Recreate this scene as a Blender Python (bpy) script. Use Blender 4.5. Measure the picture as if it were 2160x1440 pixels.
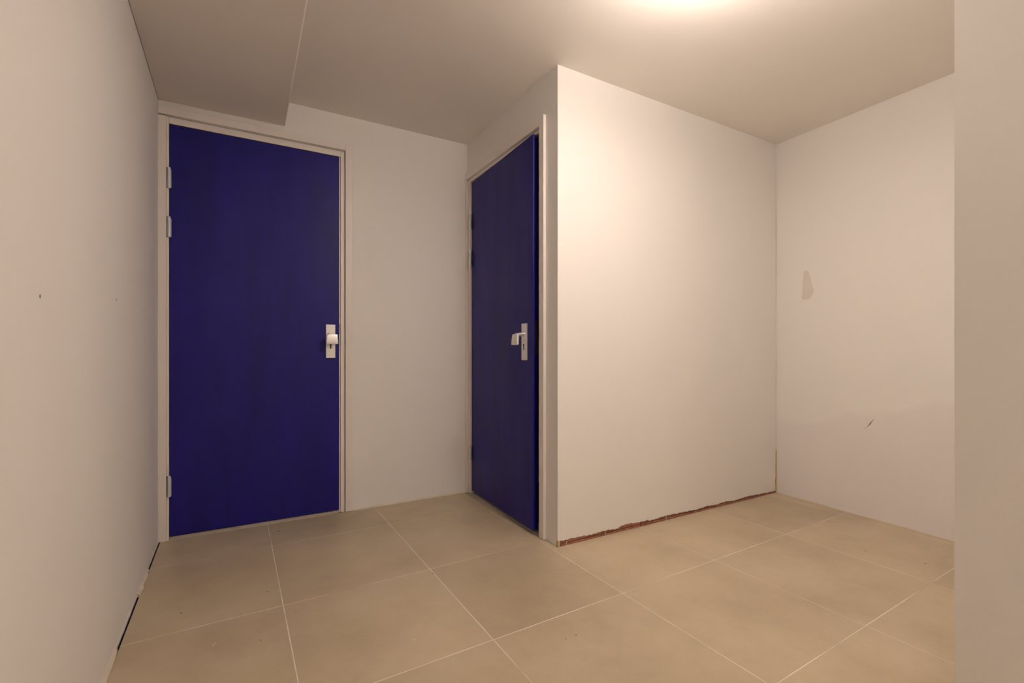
import bpy, bmesh, math, random
from mathutils import Matrix, Vector

# ------------------------------------------------------------------ scene, camera, light, exposure
scene = bpy.context.scene
for o in list(bpy.data.objects):
    bpy.data.objects.remove(o, do_unlink=True)

TH = 0.5257                       # the view is turned this far to the right of the room's depth axis
cam_d = bpy.data.cameras.new('camera')
cam_d.sensor_width = 36.0
cam_d.lens = 1011.0 / 2160.0 * 36.0
cam_d.shift_y = 20.0 / 2160.0
cam_d.clip_start = 0.02
cam = bpy.data.objects.new('camera', cam_d)
cam.location = (0.0, 0.0, 1.0)
cam.rotation_euler = (math.pi / 2, 0.0, -TH)
scene.collection.objects.link(cam)
scene.camera = cam

world = bpy.data.worlds.new('world')
world.use_nodes = True
world.node_tree.nodes['Background'].inputs[0].default_value = (0.8, 0.85, 1.0, 1)
world.node_tree.nodes['Background'].inputs[1].default_value = 0.0    # windowless basement
scene.world = world

vs = scene.view_settings
vs.view_transform = 'Standard'
vs.look = 'None'
vs.gamma = 1.0
vs.use_curve_mapping = False
vs.exposure = -0.08

LAMP_XY = (1.398, 1.008)
LAMP_STRENGTH = 92.0           # lit diffuser discs of the drum lamp
SHADE_STRENGTH = 56.0            # its glowing fabric side
LAMP_COLOR = (1.0, 0.868, 0.795)
FILL_LAMP_XY = (0.50, -0.95)  # added lamp, unseen behind the viewer, to brighten the nearest walls
FILL_FACTOR = 0.30

# ------------------------------------------------------------------ room measures (metres)
XL, XD, XR = -0.344, 1.430, 3.305
YB, YC, YN = 3.100, 2.000, 0.442
YREAR = -1.60
ZC, ZBEAM = 2.462, 2.316
WT = 0.10

# ------------------------------------------------------------------ materials
def new_mat(name):
    m = bpy.data.materials.new(name)
    m.use_nodes = True
    nt = m.node_tree
    b = nt.nodes['Principled BSDF']
    return m, nt, b

def coords(nt):
    return nt.nodes.new('ShaderNodeTexCoord').outputs['Object']

def noise(nt, scale, detail=4.0, rough=0.55, vec=None, stretch=None):
    n = nt.nodes.new('ShaderNodeTexNoise')
    n.inputs['Scale'].default_value = scale
    n.inputs['Detail'].default_value = detail
    n.inputs['Roughness'].default_value = rough
    v = vec or coords(nt)
    if stretch:
        mp = nt.nodes.new('ShaderNodeMapping')
        mp.inputs['Scale'].default_value = stretch
        nt.links.new(v, mp.inputs['Vector'])
        v = mp.outputs['Vector']
    nt.links.new(v, n.inputs['Vector'])
    return n.outputs['Fac']

def ramp(nt, fac, stops):
    r = nt.nodes.new('ShaderNodeValToRGB')
    els = r.color_ramp.elements
    while len(els) < len(stops):
        els.new(0.5)
    for e, (p, c) in zip(els, stops):
        e.position = p
        e.color = (c[0], c[1], c[2], 1) if hasattr(c, '__len__') else (c, c, c, 1)
    nt.links.new(fac, r.inputs['Fac'])
    return r.outputs['Color']

def bump(nt, b, fac, strength, dist=0.002):
    n = nt.nodes.new('ShaderNodeBump')
    n.inputs['Strength'].default_value = strength
    n.inputs['Distance'].default_value = dist
    nt.links.new(fac, n.inputs['Height'])
    nt.links.new(n.outputs['Normal'], b.inputs['Normal'])
    return n

def mix(nt, fac, a, c):
    m = nt.nodes.new('ShaderNodeMix')
    m.data_type = 'RGBA'
    for sock, val in ((m.inputs['Factor'], fac), (m.inputs['A'], a), (m.inputs['B'], c)):
        pass
    ins = [i for i in m.inputs if i.type == 'RGBA']
    f = [i for i in m.inputs if i.type == 'VALUE'][0]
    for sock, val in ((f, fac), (ins[0], a), (ins[1], c)):
        if isinstance(val, (int, float)):
            sock.default_value = val
        elif isinstance(val, tuple):
            sock.default_value = (val[0], val[1], val[2], 1)
        else:
            nt.links.new(val, sock)
    return [o for o in m.outputs if o.type == 'RGBA'][0]

def math_node(nt, op, a, b=None, c=None, clamp=False):
    n = nt.nodes.new('ShaderNodeMath')
    n.operation = op
    n.use_clamp = clamp
    for i, v in enumerate((a, b, c)):
        if v is None:
            continue
        if isinstance(v, (int, float)):
            n.inputs[i].default_value = v
        else:
            nt.links.new(v, n.inputs[i])
    return n.outputs[0]

def paint(name, c0, c1, rough=0.7, bump_s=0.12, spec=0.25):
    m, nt, b = new_mat(name)
    f = noise(nt, 1.6, 5.0, 0.6)
    nt.links.new(ramp(nt, f, [(0.3, c0), (0.7, c1)]), b.inputs['Base Color'])
    b.inputs['Roughness'].default_value = rough
    b.inputs['Specular IOR Level'].default_value = spec
    bump(nt, b, noise(nt, 240.0, 3.0, 0.6), bump_s, 0.0008)
    return m

M = {}
M['wall'] = paint('wall_paint', (0.900, 0.868, 0.820), (0.920, 0.888, 0.842))
M['ceiling'] = paint('ceiling_paint', (0.90, 0.845, 0.775), (0.92, 0.865, 0.795))
M['frame'] = paint('frame_paint', (0.875, 0.815, 0.765), (0.89, 0.83, 0.78), 0.38, 0.03, 0.45)
M['caulk'] = paint('caulk', (0.74, 0.66, 0.53), (0.80, 0.73, 0.61), 0.7, 0.4)
M['white_metal'] = paint('white_metal', (0.82, 0.81, 0.79), (0.84, 0.83, 0.81), 0.35, 0.0, 0.5)

# right wall: patched plaster below a wavy line, with a raised edge
m, nt, b = new_mat('patched_wall_paint')
co = coords(nt)
sep = nt.nodes.new('ShaderNodeSeparateXYZ')
nt.links.new(co, sep.inputs[0])
edge = math_node(nt, 'MULTIPLY_ADD', sep.outputs['Y'], -0.26, 0.985)          # patch edge height along the wall
wav = math_node(nt, 'MULTIPLY_ADD', noise(nt, 3.4, 4.0, 0.55, co), 0.22, -0.11)
h = math_node(nt, 'SUBTRACT', math_node(nt, 'ADD', edge, wav), sep.outputs['Z'])
msk = ramp(nt, math_node(nt, 'MULTIPLY_ADD', h, 6.0, 0.5, True), [(0.35, 0.0), (0.65, 1.0)])
f = noise(nt, 1.6, 5.0, 0.6, co)
c_up = ramp(nt, f, [(0.3, (0.900, 0.868, 0.820)), (0.7, (0.920, 0.888, 0.842))])
c_lo = ramp(nt, f, [(0.3, (0.87, 0.825, 0.80)), (0.7, (0.89, 0.845, 0.82))])
nt.links.new(mix(nt, msk, c_up, c_lo), b.inputs['Base Color'])
b.inputs['Roughness'].default_value = 0.7
b.inputs['Specular IOR Level'].default_value = 0.25
lump = math_node(nt, 'MULTIPLY', noise(nt, 9.0, 5.0, 0.6, co), msk)
hh = math_node(nt, 'ADD', math_node(nt, 'MULTIPLY', msk, 0.4), lump)
bump(nt, b, hh, 0.30, 0.006)
M['patched_wall'] = m

# floor tile: concrete-look porcelain
m, nt, b = new_mat('floor_tile')
co = coords(nt)
oi = nt.nodes.new('ShaderNodeObjectInfo')
big = noise(nt, 2.2, 6.0, 0.62, co)
fine = noise(nt, 38.0, 4.0, 0.6, co)
colr = ramp(nt, big, [(0.28, (0.470, 0.375, 0.250)), (0.5, (0.565, 0.458, 0.310)), (0.72, (0.635, 0.522, 0.365))])
hsv = nt.nodes.new('ShaderNodeHueSaturation')
nt.links.new(colr, hsv.inputs['Color'])
val = math_node(nt, 'MULTIPLY_ADD', oi.outputs['Random'], 0.14, 0.92)
val = math_node(nt, 'ADD', val, math_node(nt, 'MULTIPLY_ADD', fine, 0.10, -0.05))
nt.links.new(val, hsv.inputs['Value'])
nt.links.new(hsv.outputs['Color'], b.inputs['Base Color'])
nt.links.new(ramp(nt, noise(nt, 5.0, 5.0, 0.6, co), [(0.3, 0.315), (0.7, 0.41)]), b.inputs['Roughness'])
b.inputs['Specular IOR Level'].default_value = 0.45
bump(nt, b, fine, 0.04, 0.001)
M['tile'] = m

# grout: pale, dirtied in places
m, nt, b = new_mat('grout')
co = coords(nt)
f = noise(nt, 3.1, 3.0, 0.6, co)
nt.links.new(ramp(nt, f, [(0.30, (0.46, 0.375, 0.26)), (0.43, (0.74, 0.66, 0.54)), (0.60, (0.93, 0.88, 0.80))]), b.inputs['Base Color'])
b.inputs['Roughness'].default_value = 0.8
M['grout'] = m

m, nt, b = new_mat('screed')
nt.links.new(ramp(nt, noise(nt, 14.0), [(0.3, (0.03, 0.025, 0.02)), (0.7, (0.07, 0.055, 0.045))]), b.inputs['Base Color'])
b.inputs['Roughness'].default_value = 0.95
M['screed'] = m

# blue door paint, brushed on unevenly
m, nt, b = new_mat('blue_door_paint')
co = coords(nt)
f = noise(nt, 1.0, 5.0, 0.6, co, (7.0, 7.0, 1.3))
nt.links.new(ramp(nt, f, [(0.3, (0.0062, 0.0038, 0.135)), (0.7, (0.0094, 0.0058, 0.205))]), b.inputs['Base Color'])
nt.links.new(ramp(nt, noise(nt, 1.0, 4.0, 0.6, co, (5.0, 5.0, 1.0)), [(0.3, 0.43), (0.7, 0.56)]), b.inputs['Roughness'])
b.inputs['Specular IOR Level'].default_value = 0.34
bump(nt, b, noise(nt, 1.0, 3.0, 0.6, co, (160.0, 160.0, 9.0)), 0.06, 0.001)
M['blue'] = m

def metal(name, col, rough, metallic=1.0, streak=(8, 8, 300)):
    m, nt, b = new_mat(name)
    f = noise(nt, 1.0, 3.0, 0.5, None, streak)
    nt.links.new(ramp(nt, f, [(0.3, tuple(v * 0.92 for v in col)), (0.7, col)]), b.inputs['Base Color'])
    b.inputs['Metallic'].default_value = metallic
    b.inputs['Roughness'].default_value = rough
    return m
M['alu'] = metal('anodised_aluminium', (0.86, 0.83, 0.80), 0.38, 0.75)
M['steel'] = metal('galvanised_steel', (0.82, 0.90, 0.93), 0.25, 0.4)
M['strike'] = metal('strike_steel', (0.27, 0.27, 0.27), 0.4)
M['latch'] = metal('latch_brown', (0.075, 0.045, 0.035), 0.5, 0.4)

m, nt, b = new_mat('keyhole_and_shadow_black')
nt.links.new(ramp(nt, noise(nt, 60.0), [(0.3, 0.002), (0.7, 0.006)]), b.inputs['Base Color'])
b.inputs['Roughness'].default_value = 0.6
M['black'] = m

m, nt, b = new_mat('red_brick')
co = coords(nt)
nt.links.new(ramp(nt, noise(nt, 26.0, 5.0, 0.7, co), [(0.3, (0.27, 0.10, 0.055)), (0.55, (0.42, 0.18, 0.11)), (0.75, (0.52, 0.30, 0.21))]), b.inputs['Base Color'])
b.inputs['Roughness'].default_value = 0.9
bump(nt, b, noise(nt, 120.0, 4.0, 0.7, co), 0.6, 0.002)
M['brick'] = m

def plain(name, c, rough=0.8, scale=30.0, var=0.85):
    m, nt, b = new_mat(name)
    nt.links.new(ramp(nt, noise(nt, scale), [(0.3, tuple(v * var for v in c)), (0.7, c)]), b.inputs['Base Color'])
    b.inputs['Roughness'].default_value = rough
    return m
M['foam'] = plain('yellow_foam', (0.55, 0.40, 0.14))
M['wood'] = plain('raw_wood', (0.66, 0.52, 0.28))
M['mortar'] = plain('mortar', (0.80, 0.74, 0.66))
M['filler'] = plain('filler', (0.80, 0.745, 0.66), 0.7, 8.0, 0.97)
M['fleck_white'] = plain('white_paint_fleck', (0.85, 0.80, 0.72))
M['fleck_dark'] = plain('dark_crumb', (0.10, 0.075, 0.05))
M['smear'] = plain('plaster_smear', (0.66, 0.58, 0.48), 0.7, 60.0, 0.85)
M['nail'] = plain('nail_hole', (0.16, 0.12, 0.07))
M['crack'] = plain('ochre_crack', (0.70, 0.57, 0.38))
M['stone'] = plain('threshold_stone', (0.66, 0.58, 0.49), 0.5)

for key, strength in (('opal', LAMP_STRENGTH), ('shade', SHADE_STRENGTH), ('opal_hall', LAMP_STRENGTH * FILL_FACTOR),
                      ('shade_hall', SHADE_STRENGTH * FILL_FACTOR)):  # the _hall pair glows on the added fill lamp
    m, nt, b = new_mat('lit_' + key)
    b.inputs['Base Color'].default_value = (0.9, 0.88, 0.85, 1)
    b.inputs['Emission Color'].default_value = LAMP_COLOR + (1,)
    b.inputs['Emission Strength'].default_value = strength
    b.inputs['Roughness'].default_value = 0.3
    M[key] = m

# ------------------------------------------------------------------ mesh helpers
COL = scene.collection

def finish(name, bm, mat, parent=None, kind=None, label=None, smooth=False):
    bmesh.ops.recalc_face_normals(bm, faces=bm.faces)
    me = bpy.data.meshes.new(name)
    bm.to_mesh(me)
    bm.free()
    me.materials.append(M[mat])
    if smooth:
        for p in me.polygons:
            p.use_smooth = True
    o = bpy.data.objects.new(name, me)
    COL.objects.link(o)
    if parent is not None:
        o.parent = parent
        o.matrix_parent_inverse = ABS[parent.name].inverted()
    ABS[o.name] = Matrix.Identity(4)
    if kind:
        o['kind'] = kind
    if label:
        o['label'] = label
    return o

ABS = {}
def root(name, loc, label, category=None, kind=None):
    o = bpy.data.objects.new(name, None)
    o.empty_display_size = 0.1
    o.location = loc
    COL.objects.link(o)
    ABS[o.name] = Matrix.Translation(loc)
    o['label'] = label
    if category:
        o['category'] = category
    if kind:
        o['kind'] = kind
    return o

def add_box(bm, x0, x1, y0, y1, z0, z1, bev=0.0, mtx=None):
    vs_ = [bm.verts.new((x, y, z)) for x in (x0, x1) for y in (y0, y1) for z in (z0, z1)]
    idx = [(0, 1, 3, 2), (4, 6, 7, 5), (0, 4, 5, 1), (2, 3, 7, 6), (0, 2, 6, 4), (1, 5, 7, 3)]
    fs = [bm.faces.new([vs_[i] for i in f]) for f in idx]
    if mtx is not None:
        for v in vs_:
            v.co = mtx @ v.co
    if bev:
        es = {e for f in fs for e in f.edges}
        bmesh.ops.bevel(bm, geom=list(es), offset=bev, segments=2, affect='EDGES', profile=0.5)

def box(name, mat, x0, x1, y0, y1, z0, z1, parent=None, bev=0.0, kind=None, label=None, mtx=None):
    bm = bmesh.new()
    add_box(bm, x0, x1, y0, y1, z0, z1, bev, mtx)
    return finish(name, bm, mat, parent, kind, label)

def add_prism(bm, pts, z0, z1, top_inset=0.0, axes='xy', mtx=None):
    """pts: outline in two axes, extruded along the third from z0 to z1."""
    def P(a, c, h):
        v = {'xy': (a, c, h), 'xz': (a, h, c), 'yz': (h, a, c)}[axes]
        v = Vector(v)
        return mtx @ v if mtx is not None else v
    lo = [bm.verts.new(P(a, c, z0)) for a, c in pts]
    hi = [bm.verts.new(P(a, c, z1)) for a, c in pts]
    n = len(pts)
    bm.faces.new(lo[::-1])
    bm.faces.new(hi)
    for i in range(n):
        bm.faces.new((lo[i], lo[(i + 1) % n], hi[(i + 1) % n], hi[i]))
    return lo, hi

def prism(name, mat, pts, z0, z1, parent=None, axes='xy', mtx=None, kind=None, label=None, bev=0.0):
    bm = bmesh.new()
    add_prism(bm, pts, z0, z1, axes=axes, mtx=mtx)
    if bev:
        bmesh.ops.bevel(bm, geom=list(bm.edges), offset=bev, segments=2, affect='EDGES', profile=0.5)
    return finish(name, bm, mat, parent, kind, label)

def structure(o, label):
    o['kind'] = 'structure'
    o['label'] = label
    return o

# ------------------------------------------------------------------ room shell
floor = structure(box('floor', 'screed', XL - WT, XR + 0.14, YREAR - WT, YB + WT, -0.10, -0.014),
                  'floor of large beige concrete-look tiles with thin pale joints')
X_OUT, Y_OUT = XR + 0.14, YB + WT

wall_left = structure(box('wall_left', 'wall', XL - WT, XL, YREAR - WT, YB + WT, -0.014, ZC),
                      'plain off-white painted wall along the left side')

bm = bmesh.new()
add_box(bm, 0.600, X_OUT, YB, YB + WT, -0.014, ZC)
add_box(bm, XL, 0.600, YB, YB + WT, 2.242, ZC)
wall_back = structure(finish('wall_back', bm, 'wall'), 'off-white end wall around the wider blue door')

# wall with the second door, facing left
bm = bmesh.new()
add_box(bm, XD, XD + WT, YC + WT, 2.150, -0.014, ZC)
add_box(bm, XD, XD + WT, 2.150, 3.090, 2.205, ZC)
add_box(bm, XD, XD + WT, 3.090, YB, -0.014, ZC)
wall_side = structure(finish('wall_side', bm, 'wall'), 'short off-white return wall holding the second blue door')

# wall beside it, facing the viewer: core, plaster coat with a broken lower edge
wall_middle = structure(box('wall_middle', 'wall', XD, X_OUT - 0.10, YC + 0.014, YC + WT, -0.014, ZC),
                        'brightly lit off-white wall right of the second blue door')
random.seed(11)
pts = [(XD, ZC), (XD, 0.030)]
x = XD + 0.012
while x < 3.318:
    t = (x - XD) / (3.318 - XD)
    base = 0.024 - 0.010 * t + (0.006 if 0.22 < t < 0.34 else 0.0)
    pts.append((x, base + 0.003 * math.sin(x * 23.0 + 2.0 * math.sin(x * 7.0)) + random.uniform(-0.0026, 0.0030)))
    x += random.uniform(0.003, 0.014)
pts.append((3.322, 0.022))
pts.append((3.322, ZC))
prism('plaster_coat', 'wall', pts, YC, YC + 0.014, wall_middle, axes='xz')
joints = [XD + 0.018, 1.489, 1.75, 2.012, 2.221, 2.44, 2.665, 2.89, 3.11, 3.300]
for i in range(len(joints) - 1):
    y0 = YC + 0.001 + random.uniform(-0.001, 0.002)
    box('brick', 'brick', joints[i] + 0.003, joints[i + 1] - 0.003, y0 + 0.0, YC + 0.0138,
        -0.004, random.uniform(0.006, 0.0095), wall_middle, 0.0015)
    box('brick', 'brick', joints[i] + 0.003, joints[i + 1] - 0.003, y0 + 0.003, YC + 0.0139,
        0.0105, 0.045, wall_middle, 0.0015)
for jx in joints[1:3] + joints[4:5]:
    box('mortar_joint', 'mortar', jx - 0.002, jx + 0.002, YC + 0.003, YC + 0.0137, -0.003, 0.016, wall_middle)
prism('wood_shim', 'wood', [(XD + 0.001, -0.002), (XD + 0.015, -0.002), (XD + 0.015, 0.028), (XD + 0.001, 0.031)],
      YC - 0.002, YC + 0.0136, wall_middle, axes='xz', bev=0.001)

wall_right = structure(prism('wall_right', 'patched_wall',
                             [(3.244, -0.0 + YN - 0.1), (3.325, YC), (3.370, YB + WT), (X_OUT, YB + WT), (X_OUT, YN - 0.1)],
                             -0.014, ZC), 'off-white right-hand wall with patched plaster near the floor')
def on_right(y):
    return 3.325 + (y - YC) * (3.325 - 3.244) / (YC - YN + 0.1)
# dried filler patch, crack and foam in the corner
pp = [(1.803, 1.536), (1.788, 1.538), (1.772, 1.528), (1.758, 1.478), (1.747, 1.425), (1.735, 1.402), (1.743, 1.384),
      (1.757, 1.352), (1.775, 1.344), (1.808, 1.345), (1.820, 1.357), (1.812, 1.400), (1.811, 1.465)]
def on_wall(name, mat, outline, lift, label=None):
    bm = bmesh.new()
    lo = [bm.verts.new((on_right(y) - lift, y, z)) for y, z in outline]
    hi = [bm.verts.new((on_right(y) + 0.002, y, z)) for y, z in outline]
    bm.faces.new(lo); bm.faces.new(hi[::-1])
    for i in range(len(lo)):
        j = (i + 1) % len(lo)
        bm.faces.new((lo[i], hi[i], hi[j], lo[j]))
    return finish(name, bm, mat, wall_right, None, label)
on_wall('filler_patch', 'filler', pp, 0.0005, 'dull beige filler patch')
pp = [(1.447, 0.522), (1.430, 0.536), (1.407, 0.556), (1.383, 0.604), (1.404, 0.560), (1.429, 0.540)]
on_wall('crack', 'crack', pp, 0.0005)
random.seed(4)
pp = []
zs = [0.0, 0.02, 0.04, 0.07, 0.11, 0.16, 0.22, 0.30]
wd = [0.006, 0.011, 0.009, 0.010, 0.003, 0.004, 0.0025, 0.001]
pp = [(3.322 - w, z + 0.004) for z, w in zip(zs, wd)] + [(3.324, z + 0.004) for z in zs[::-1]]
prism('foam_bead', 'foam', pp, YC - 0.004, YC + 0.006, wall_right, axes='xz', label='yellow foam bead in the corner')

wall_near = structure(prism('wall_near', 'wall', [(XD, YREAR - WT), (XD + WT, YREAR - WT), (XD + WT, YN - WT), (XR - 0.02, YN - WT),
                                                  (XR - 0.02, YN), (XD, YN)], -0.014, ZC),
                      'off-white wall end close by on the right edge')
wall_rear = structure(box('wall_rear', 'wall', XL, XD, YREAR - WT, YREAR, -0.014, ZC), 'off-white wall behind the viewer')

ceiling = structure(box('ceiling', 'ceiling', XL - WT, X_OUT, YREAR - WT, YB + WT, ZC, ZC + 0.1), 'smooth off-white painted ceiling')
# boxed beam along the left wall
beam = structure(prism('trim_1', 'ceiling', [(XL, YREAR), (0.180, YREAR), (0.260, YB), (XL, YB)], ZBEAM, ZC, bev=0.006),
                 'off-white boxed-in ceiling beam along the left wall')

# ------------------------------------------------------------------ floor tiles
COLX = [-0.442, 0.168, 0.778, 1.389, 1.990, 2.607, 3.216, 3.83]
ROWS = [(3.39, 0.012), (2.742, 0.014), (2.078, 0.018), (1.450, 0.024), (0.808, 0.028), (0.175, 0.028),
        (-0.455, 0.028), (-1.085, 0.028), (-1.72, 0.028)]
G = 0.0015                                                # half a joint

def clip(poly, f):
    out = []
    for i in range(len(poly)):
        p, q = poly[i], poly[(i + 1) % len(poly)]
        fp, fq = f(p), f(q)
        if fp >= 0:
            out.append(p)
        if (fp >= 0) != (fq >= 0):
            t = fp / (fp - fq)
            out.append((p[0] + t * (q[0] - p[0]), p[1] + t * (q[1] - p[1])))
    return out

def area(p):
    return abs(sum(p[i][0] * p[(i + 1) % len(p)][1] - p[(i + 1) % len(p)][0] * p[i][1] for i in range(len(p)))) / 2 if len(p) > 2 else 0

E_ = 0.004
box('grout_bed', 'grout', XL + 0.0105, XD - 0.004, YREAR, YB, -0.0139, -0.0003, floor)
bmx = bmesh.new()
add_prism(bmx, [(XD - 0.004, YN + 0.002), (3.262, YN + 0.002), (3.322, YC - 0.004), (XD - 0.004, YC - 0.004)], -0.0139, -0.0003)
finish('grout_bed', bmx, 'grout', floor)
for ci in range(len(COLX) - 1):
    for ri in range(len(ROWS) - 1):
        xa, xb = COLX[ci] + G, COLX[ci + 1] - G
        (ya, sa), (yb, sb) = ROWS[ri], ROWS[ri + 1]
        q = [(xa, yb + sb * xa + G), (xb, yb + sb * xb + G), (xb, ya + sa * xb - G), (xa, ya + sa * xa - G)]
        q = clip(q, lambda p: p[0] - (XL + 0.0105))
        q = clip(q, lambda p: (YB - E_) - p[1])
        q = clip(q, lambda p: p[1] - (YREAR + E_))
        q = clip(q, lambda p: on_right(p[1]) - E_ - p[0])
        a = clip(q, lambda p: (XD - E_) - p[0])
        b = clip(clip(clip(q, lambda p: p[0] - (XD - E_)), lambda p: (YC - E_) - p[1]), lambda p: p[1] - (YN + E_))
        pieces = [p for p in (a, b) if area(p) > 4e-4]
        if not pieces:
            continue
        bm = bmesh.new()
        for p in pieces:
            add_prism(bm, p, -0.0138, 0.0)
        if len(pieces) == 1:
            te = [e for e in bm.edges if all(v.co.z > -0.001 for v in e.verts)]
            bmesh.ops.bevel(bm, geom=te, offset=0.0004, segments=1, affect='EDGES')
        finish('tile', bm, 'tile', floor)

# small marks left by the building work, lying on the tiles
random.seed(5)
def fleck(mat, x, y, lx, ly, ang, name='paint_fleck'):
    n = 7
    pts = []
    for i in range(n):
        a = 2 * math.pi * i / n
        r = random.uniform(0.7, 1.1)
        px, py = lx * r * math.cos(a), ly * r * math.sin(a)
        pts.append((x + px * math.cos(ang) - py * math.sin(ang), y + px * math.sin(ang) + py * math.cos(ang)))
    prism(name, mat, pts, -0.0004, 0.0005, floor)
for (x, y, l, w, a) in [(-0.058, 1.925, 0.012, 0.0013, 1.1), (0.676, 1.922, 0.0035, 0.0015, 0.3), (0.542, 1.605, 0.004, 0.002, 0.5),
                        (1.255, 2.022, 0.002, 0.0015, 0), (0.809, 1.549, 0.0018, 0.0013, 0), (-0.055, 2.027, 0.0016, 0.0012, 0)]:
    fleck('fleck_white', x, y, l, w, a)
for (x, y, l, w, a) in [(-0.174, 2.215, 0.007, 0.0022, 0.9), (0.120, 2.235, 0.008, 0.002, 0.5), (0.774, 2.043, 0.005, 0.003, 0.2),
                        (1.042, 1.347, 0.004, 0.0025, 0.1), (0.998, 1.346, 0.0022, 0.0018, 0), (2.816, 0.975, 0.006, 0.0032, 0.1),
                        (2.734, 1.190, 0.007, 0.0018, 2.2), (0.08, 1.87, 0.003, 0.002, 0), (0.215, 2.95, 0.010, 0.003, 0.6)]:
    fleck('fleck_dark', x, y, l, w, a, 'crumb')
for (x, y, l, w, a) in [(-0.319, 2.824, 0.014, 0.008, 1.4), (-0.111, 2.735, 0.022, 0.008, 0.1)]:
    fleck('smear', x, y, l, w, a, 'plaster_smear')

# irregular filler line where plaster meets tiles
def bead(name, parent, p0, p1, inward, h, w, step, seed, mat='caulk', skip=None):
    rnd = random.Random(seed)
    L = math.hypot(p1[0] - p0[0], p1[1] - p0[1])
    d = ((p1[0] - p0[0]) / L, (p1[1] - p0[1]) / L)
    bm = bmesh.new()
    prev = None
    s = 0.0
    while True:
        hh = h * rnd.uniform(0.45, 1.15)
        ww = w * rnd.uniform(0.5, 1.2)
        bx_, by_ = p0[0] + d[0] * s, p0[1] + d[1] * s
        ring = [bm.verts.new((bx_, by_, -0.006)), bm.verts.new((bx_ + inward[0] * ww, by_ + inward[1] * ww, -0.006)),
                bm.verts.new((bx_ + inward[0] * ww, by_ + inward[1] * ww, hh * 0.25)),
                bm.verts.new((bx_ + inward[0] * ww * 0.35, by_ + inward[1] * ww * 0.35, hh * 0.8)),
                bm.verts.new((bx_, by_, hh))]
        if prev:
            for i in range(5):
                bm.faces.new((prev[i], prev[(i + 1) % 5], ring[(i + 1) % 5], ring[i]))
        else:
            bm.faces.new(ring[::-1])
        prev = ring
        if s >= L:
            break
        s = min(L, s + step * rnd.uniform(0.6, 1.4))
    bm.faces.new(prev)
    return finish(name, bm, mat, parent)

bead('filler_line', wall_back, (0.645, YB), (1.425, YB), (0, -1), 0.012, 0.006, 0.03, 1)
bead('filler_line', wall_right, (on_right(0.5), 0.5), (on_right(1.985), 1.985), (-1, 0), 0.0055, 0.0045, 0.035, 2)
bead('filler_line', wall_left, (XL, 2.46), (XL, 2.715), (1, 0), 0.016, 0.0125, 0.03, 3)
bead('filler_line', wall_left, (XL, 0.40), (XL, 2.045), (1, 0), 0.018, 0.0135, 0.05, 6)
# plaster coat of the left wall ends in a thin lip above the gap
bead('plaster_lip', wall_left, (XL, 2.045), (XL, 2.46), (1, 0), 0.018, 0.0035, 0.04, 7, 'wall')
bead('plaster_lip', wall_left, (XL, 2.715), (XL, 3.085), (1, 0), 0.018, 0.0035, 0.04, 8, 'wall')
for (y, z, r) in [(1.335, 1.112, 0.0030), (2.07, 1.173, 0.0030)]:
    pts = [(y + r * 0.8 * math.cos(i * math.pi / 4), z + r * 1.4 * math.sin(i * math.pi / 4)) for i in range(8)]
    prism('nail_hole', 'nail', pts, XL - 0.002, XL + 0.0006, wall_left, axes='yz')

# ------------------------------------------------------------------ doors
def cyl(bm, p0, p1, r0, r1, n=20, mtx=None):
    p0, p1 = Vector(p0), Vector(p1)
    d = (p1 - p0).normalized()
    up = Vector((0, 0, 1)) if abs(d.z) < 0.9 else Vector((1, 0, 0))
    a = d.cross(up).normalized()
    c = d.cross(a)
    rings = []
    for p, r in ((p0, r0), (p1, r1)):
        ring = []
        for i in range(n):
            t = 2 * math.pi * i / n
            v = p + a * (r * math.cos(t)) + c * (r * math.sin(t))
            ring.append(bm.verts.new(mtx @ v if mtx is not None else v))
        rings.append(ring)
    bm.faces.new(rings[0][::-1])
    bm.faces.new(rings[1])
    for i in range(n):
        bm.faces.new((rings[0][i], rings[0][(i + 1) % n], rings[1][(i + 1) % n], rings[1][i]))

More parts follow.
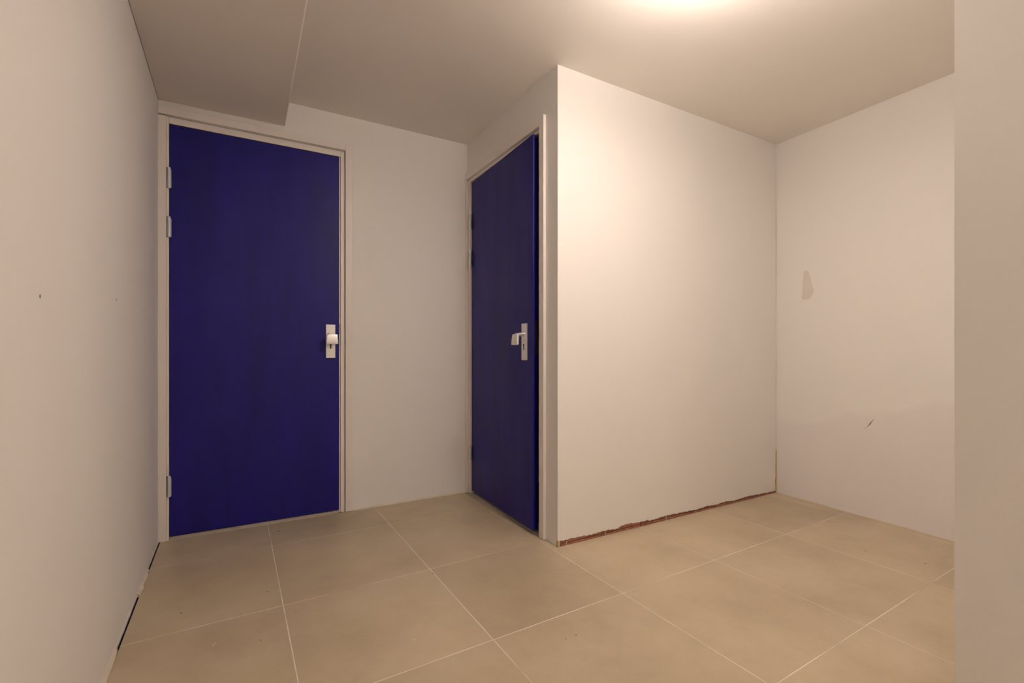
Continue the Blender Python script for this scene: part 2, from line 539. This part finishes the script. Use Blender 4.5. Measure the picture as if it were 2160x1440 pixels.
def lock_set(rt, mtx):
    """Security plate with a fixed knob; local x along the leaf, -y towards the room, z up, origin at the plate's centre."""
    bm = bmesh.new()
    add_box(bm, -0.0275, 0.0275, -0.011, 0.0, -0.1025, 0.1025, 0.0022, mtx)
    plate = finish('lock_plate', bm, 'alu', rt, label='satin aluminium lock plate')
    bm = bmesh.new()
    # neck: a tapering oval stub from the plate to the head
    neck = []
    for (yy, hw, hh, zc) in ((-0.0105, 0.018, 0.0112, 0.0425), (-0.030, 0.0165, 0.0104, 0.0410), (-0.058, 0.0195, 0.0100, 0.0375)):
        ring = []
        for i in range(16):
            t = 2 * math.pi * i / 16
            ca, sa_ = math.cos(t), math.sin(t)
            sx = math.copysign(abs(ca) ** 0.6, ca)
            sz = math.copysign(abs(sa_) ** 0.6, sa_)
            ring.append(bm.verts.new(mtx @ Vector((hw * sx, yy, zc + hh * sz))))
        neck.append(ring)
    bm.faces.new(neck[0]); bm.faces.new(neck[-1])
    for r0, r1 in zip(neck, neck[1:]):
        for i in range(16):
            bm.faces.new((r0[i], r0[(i + 1) % 16], r1[(i + 1) % 16], r1[i]))
    nk = finish('knob_neck', bm, 'alu', plate, smooth=True)
    nk.data.set_sharp_from_angle(angle=0.7)
    bm = bmesh.new()
    # head: a flared slab hanging down in front of the plate, bowed outwards
    nx, nz = 8, 8
    grid = {}
    for side in (0, 1):
        for i in range(nx + 1):
            for k in range(nz + 1):
                s, t = i / nx * 2 - 1, k / nz
                hw = 0.0300 + (0.0345 - 0.0300) * (1 - t)
                zc = -0.0185 + 0.061 * t + 0.0015 * s * s * (1 if t < 0.5 else -1)
                bow = 0.0008 * (1 - s * s) + 0.0016 * (1 - (2 * t - 1) ** 2)
                yy = -0.056 - (0.011 + bow if side else -0.001) - 0.004 * (1 - t)
                grid[side, i, k] = bm.verts.new(mtx @ Vector((hw * s, yy, zc)))
    for side in (0, 1):
        for i in range(nx):
            for k in range(nz):
                bm.faces.new((grid[side, i, k], grid[side, i + 1, k], grid[side, i + 1, k + 1], grid[side, i, k + 1]))
    rim = [(i, 0) for i in range(nx)] + [(nx, k) for k in range(nz)] + [(i, nz) for i in range(nx, 0, -1)] + [(0, k) for k in range(nz, 0, -1)]
    for (a, b_) in zip(rim, rim[1:] + rim[:1]):
        bm.faces.new((grid[0, a[0], a[1]], grid[0, b_[0], b_[1]], grid[1, b_[0], b_[1]], grid[1, a[0], a[1]]))
    bmesh.ops.recalc_face_normals(bm, faces=bm.faces)
    es = [e for e in bm.edges if len(e.link_faces) == 2 and e.calc_face_angle(0) > 0.9]
    bmesh.ops.bevel(bm, geom=es, offset=0.0014, segments=2, affect='EDGES', profile=0.5)
    hd = finish('knob_head', bm, 'alu', plate, smooth=True)
    hd.data.set_sharp_from_angle(angle=0.6)
    # profile-cylinder keyhole
    pts = []
    for i in range(17):
        t = -0.95 + (math.pi + 1.9) * i / 16
        pts.append((0.0068 * math.cos(t), -0.0175 + 0.0068 * math.sin(t)))
    pts += [(-0.0040, -0.0400)] + [(0.0042 * math.cos(t), -0.0415 + 0.0042 * math.sin(t)) for t in
                                  [math.pi + math.pi * i / 6 for i in range(7)]] + [(0.0040, -0.0400)]
    prism('keyhole', 'black', pts, -0.0114, -0.006, plate, axes='xz', mtx=mtx)

def hinge(rt, x, y, z0, z1, mtx, lx=0.012, leaf_side=True):
    """Barrel hinge; local x along the leaf, -y to the room."""
    hz = z1 - z0
    bm = bmesh.new()
    n = 5
    for i in range(n):
        cyl(bm, (x, y, z0 + hz * i / n + 0.0006), (x, y, z0 + hz * (i + 1) / n - 0.0006), 0.0072, 0.0072, 14, mtx)
    cyl(bm, (x, y, z0 - 0.002), (x, y, z1 + 0.002), 0.0056, 0.0056, 12, mtx)
    h_ = finish('hinge', bm, 'steel', rt, smooth=False, label='bare steel barrel hinge')
    bm = bmesh.new()
    add_box(bm, x - lx, x - 0.003, y - 0.0016, y + 0.0035, z0 - 0.002, z1 + 0.001, 0.0, mtx)
    finish('hinge_plate', bm, 'strike', h_)
    if leaf_side:
        bm = bmesh.new()
        add_box(bm, x + 0.003, x + 0.009, y + 0.001, y + 0.0035, z0 + 0.001, z1 - 0.010, 0.0, mtx)
        finish('hinge_plate', bm, 'steel', h_)

I4 = Matrix.Identity(4)
d1 = root('door_1', (0.134, YB, 0.0), 'wider dark blue door facing the viewer under the ceiling beam', None, 'structure')
box('door_leaf', 'blue', -0.2945, 0.5620, 3.100, 3.140, 0.020, 2.199, d1, 0.0015, label='dark blue painted flush door leaf')
# frame
box('frame_post', 'frame', -0.3435, -0.3065, 3.0900, 3.2, 0.0, 2.236, d1, 0.001)
box('frame_bead', 'frame', -0.3062, -0.2965, 3.0930, 3.2, 0.0, 2.236, d1, 0.001)
box('frame_post', 'frame', 0.5725, 0.5975, 3.1050, 3.2, 0.0, 2.236, d1, 0.0015)
box('frame_bead', 'frame', 0.5640, 0.5700, 3.1100, 3.2, 0.0, 2.203, d1, 0.0008)
box('frame_head', 'frame', -0.2960, 0.5722, 3.1040, 3.2, 2.2035, 2.2360, d1, 0.0015)
box('frame_head', 'frame', -0.3435, 0.5978, 3.112, 3.2, 2.2365, 2.2415, d1)
box('casing', 'frame', 0.5985, 0.6385, 3.0860, 3.0998, 0.003, 2.2845, d1, 0.002)
box('casing', 'frame', -0.3435, 0.5983, 3.0860, 3.0998, 2.2425, 2.2845, d1, 0.002)
box('threshold', 'stone', -0.2960, 0.5635, 3.113, 3.2, -0.013, 0.013, d1)
box('strike_plate', 'strike', 0.5636, 0.5712, 3.1085, 3.1099, 1.103, 1.168, d1, label='grey steel strike plate')
for z0, z1 in ((1.859, 1.965), (1.601, 1.707), (0.233, 0.341)):
    hinge(d1, -0.2950, 3.0905, z0, z1, I4, 0.013)
lock_set(d1, Matrix.Translation((0.5115, 3.100, 1.059)))

# second door, a little ajar
d2 = root('door_2', (XD, 2.62, 0.0), 'narrow-looking dark blue door standing slightly ajar in the return wall', None, 'structure')
Hc, Fc = Vector((1.442, 3.048, 0)), Vector((1.403, 2.192, 0))
W2 = (Fc - Hc).length
ax = (Fc - Hc).normalized()
ay = Vector((-ax.y, ax.x, 0))            # local +y: away from the viewer's side
LM = Matrix(((ax.x, ay.x, 0, Hc.x), (ax.y, ay.y, 0, Hc.y), (0, 0, 1, 0), (0, 0, 0, 1)))
bm = bmesh.new()
add_box(bm, 0.0, W2, 0.0, 0.0145, 0.024, 2.178, 0.003, LM)                       # lip that closes over the frame
add_box(bm, 0.012, W2 - 0.0135, 0.0140, 0.040, 0.026, 2.166, 0.001, LM)
leaf2 = finish('door_leaf', bm, 'blue', d2, label='dark blue painted rebated door leaf, slightly ajar')
box('casing', 'frame', 1.412, 1.4298, 2.104, 2.1455, 0.003, 2.250, d2, 0.002)
box('casing', 'frame', 1.412, 1.4298, 2.1457, 3.0985, 2.203, 2.250, d2, 0.002)
box('casing', 'frame', 1.414, 1.4298, 3.081, 3.0990, 0.003, 2.2028, d2, 0.002)
box('frame_post', 'frame', 1.431, 1.53, 3.056, 3.0895, 0.0, 2.2, d2, 0.001)
box('frame_post', 'frame', 1.4302, 1.53, 2.1502, 2.176, 0.0, 2.2, d2, 0.001)
box('frame_head', 'frame', 1.4302, 1.53, 2.1762, 3.0558, 2.1835, 2.204, d2, 0.001)
box('threshold', 'stone', 1.4305, 1.53, 2.1762, 3.0558, -0.004, 0.004, d2)
RM = Matrix(((0, 1, 0, 1.424), (-1, 0, 0, 3.036), (0, 0, 1, 0), (0, 0, 0, 1)))
for z0, z1 in ((1.848, 1.947), (1.592, 1.690), (0.243, 0.336)):
    hinge(d2, 0.0, 0.0, z0, z1, RM, 0.0085, False)
    box('hinge_shadow', 'black', 0.0065, 0.0150, 0.010, 0.016, z0 - 0.001, z1 + 0.001, d2, mtx=RM)  # black strip in place of the shadow beside the hinge barrel
yy = W2 - (2.276 - 2.192)
lock_set(d2, LM @ Matrix.Translation((yy, 0.0, 1.051)))
box('latch_plate', 'latch', W2 - 0.0137, W2 - 0.0123, 0.017, 0.037, 0.985, 1.165, d2, mtx=LM, label='dull brown latch plate in the leaf edge')

# ------------------------------------------------------------------ ceiling lamp just above the picture, and an added fill lamp
def ceiling_lamp(xy, label, suffix):
    """Ceiling rose, short stem, drum shade with an opal diffuser below and above."""
    lx, ly = xy
    lamp = root('ceiling_lamp', (lx, ly, ZC), label, 'lamp')
    bm = bmesh.new()
    cyl(bm, (lx, ly, ZC - 0.018), (lx, ly, ZC), 0.036, 0.048, 40)
    finish('ceiling_rose', bm, 'white_metal', lamp)
    R_, zt, zb = 0.110, ZC - 0.105, ZC - 0.215
    bm = bmesh.new()
    cyl(bm, (lx, ly, zt - 0.004), (lx, ly, ZC - 0.017), 0.010, 0.010, 24)
    finish('stem', bm, 'white_metal', lamp)
    bm = bmesh.new()
    N = 48
    ring = lambda r, z: [bm.verts.new((lx + r * math.cos(2 * math.pi * i / N), ly + r * math.sin(2 * math.pi * i / N), z)) for i in range(N)]
    rr = [ring(R_, zb), ring(R_, zt), ring(R_ - 0.003, zt), ring(R_ - 0.003, zb)]
    for r0, r1 in zip(rr, rr[1:] + rr[:1]):
        for i in range(N):
            bm.faces.new((r0[i], r0[(i + 1) % N], r1[(i + 1) % N], r1[i]))
    finish('shade', bm, 'shade' + suffix, lamp, label='glowing pale drum shade')
    for z0, z1 in ((zb + 0.002, zb + 0.005), (zt - 0.006, zt - 0.003)):
        bm = bmesh.new()
        cyl(bm, (lx, ly, z0), (lx, ly, z1), R_ - 0.0035, R_ - 0.0035, N)
        finish('diffuser', bm, 'opal' + suffix, lamp, label='lit opal diffuser disc')

ceiling_lamp(LAMP_XY, 'lit drum lamp hanging from the ceiling in front of the alcove', '')
ceiling_lamp(FILL_LAMP_XY, 'added dimmer drum lamp, unseen behind the viewer, filling in the near walls', '_hall')
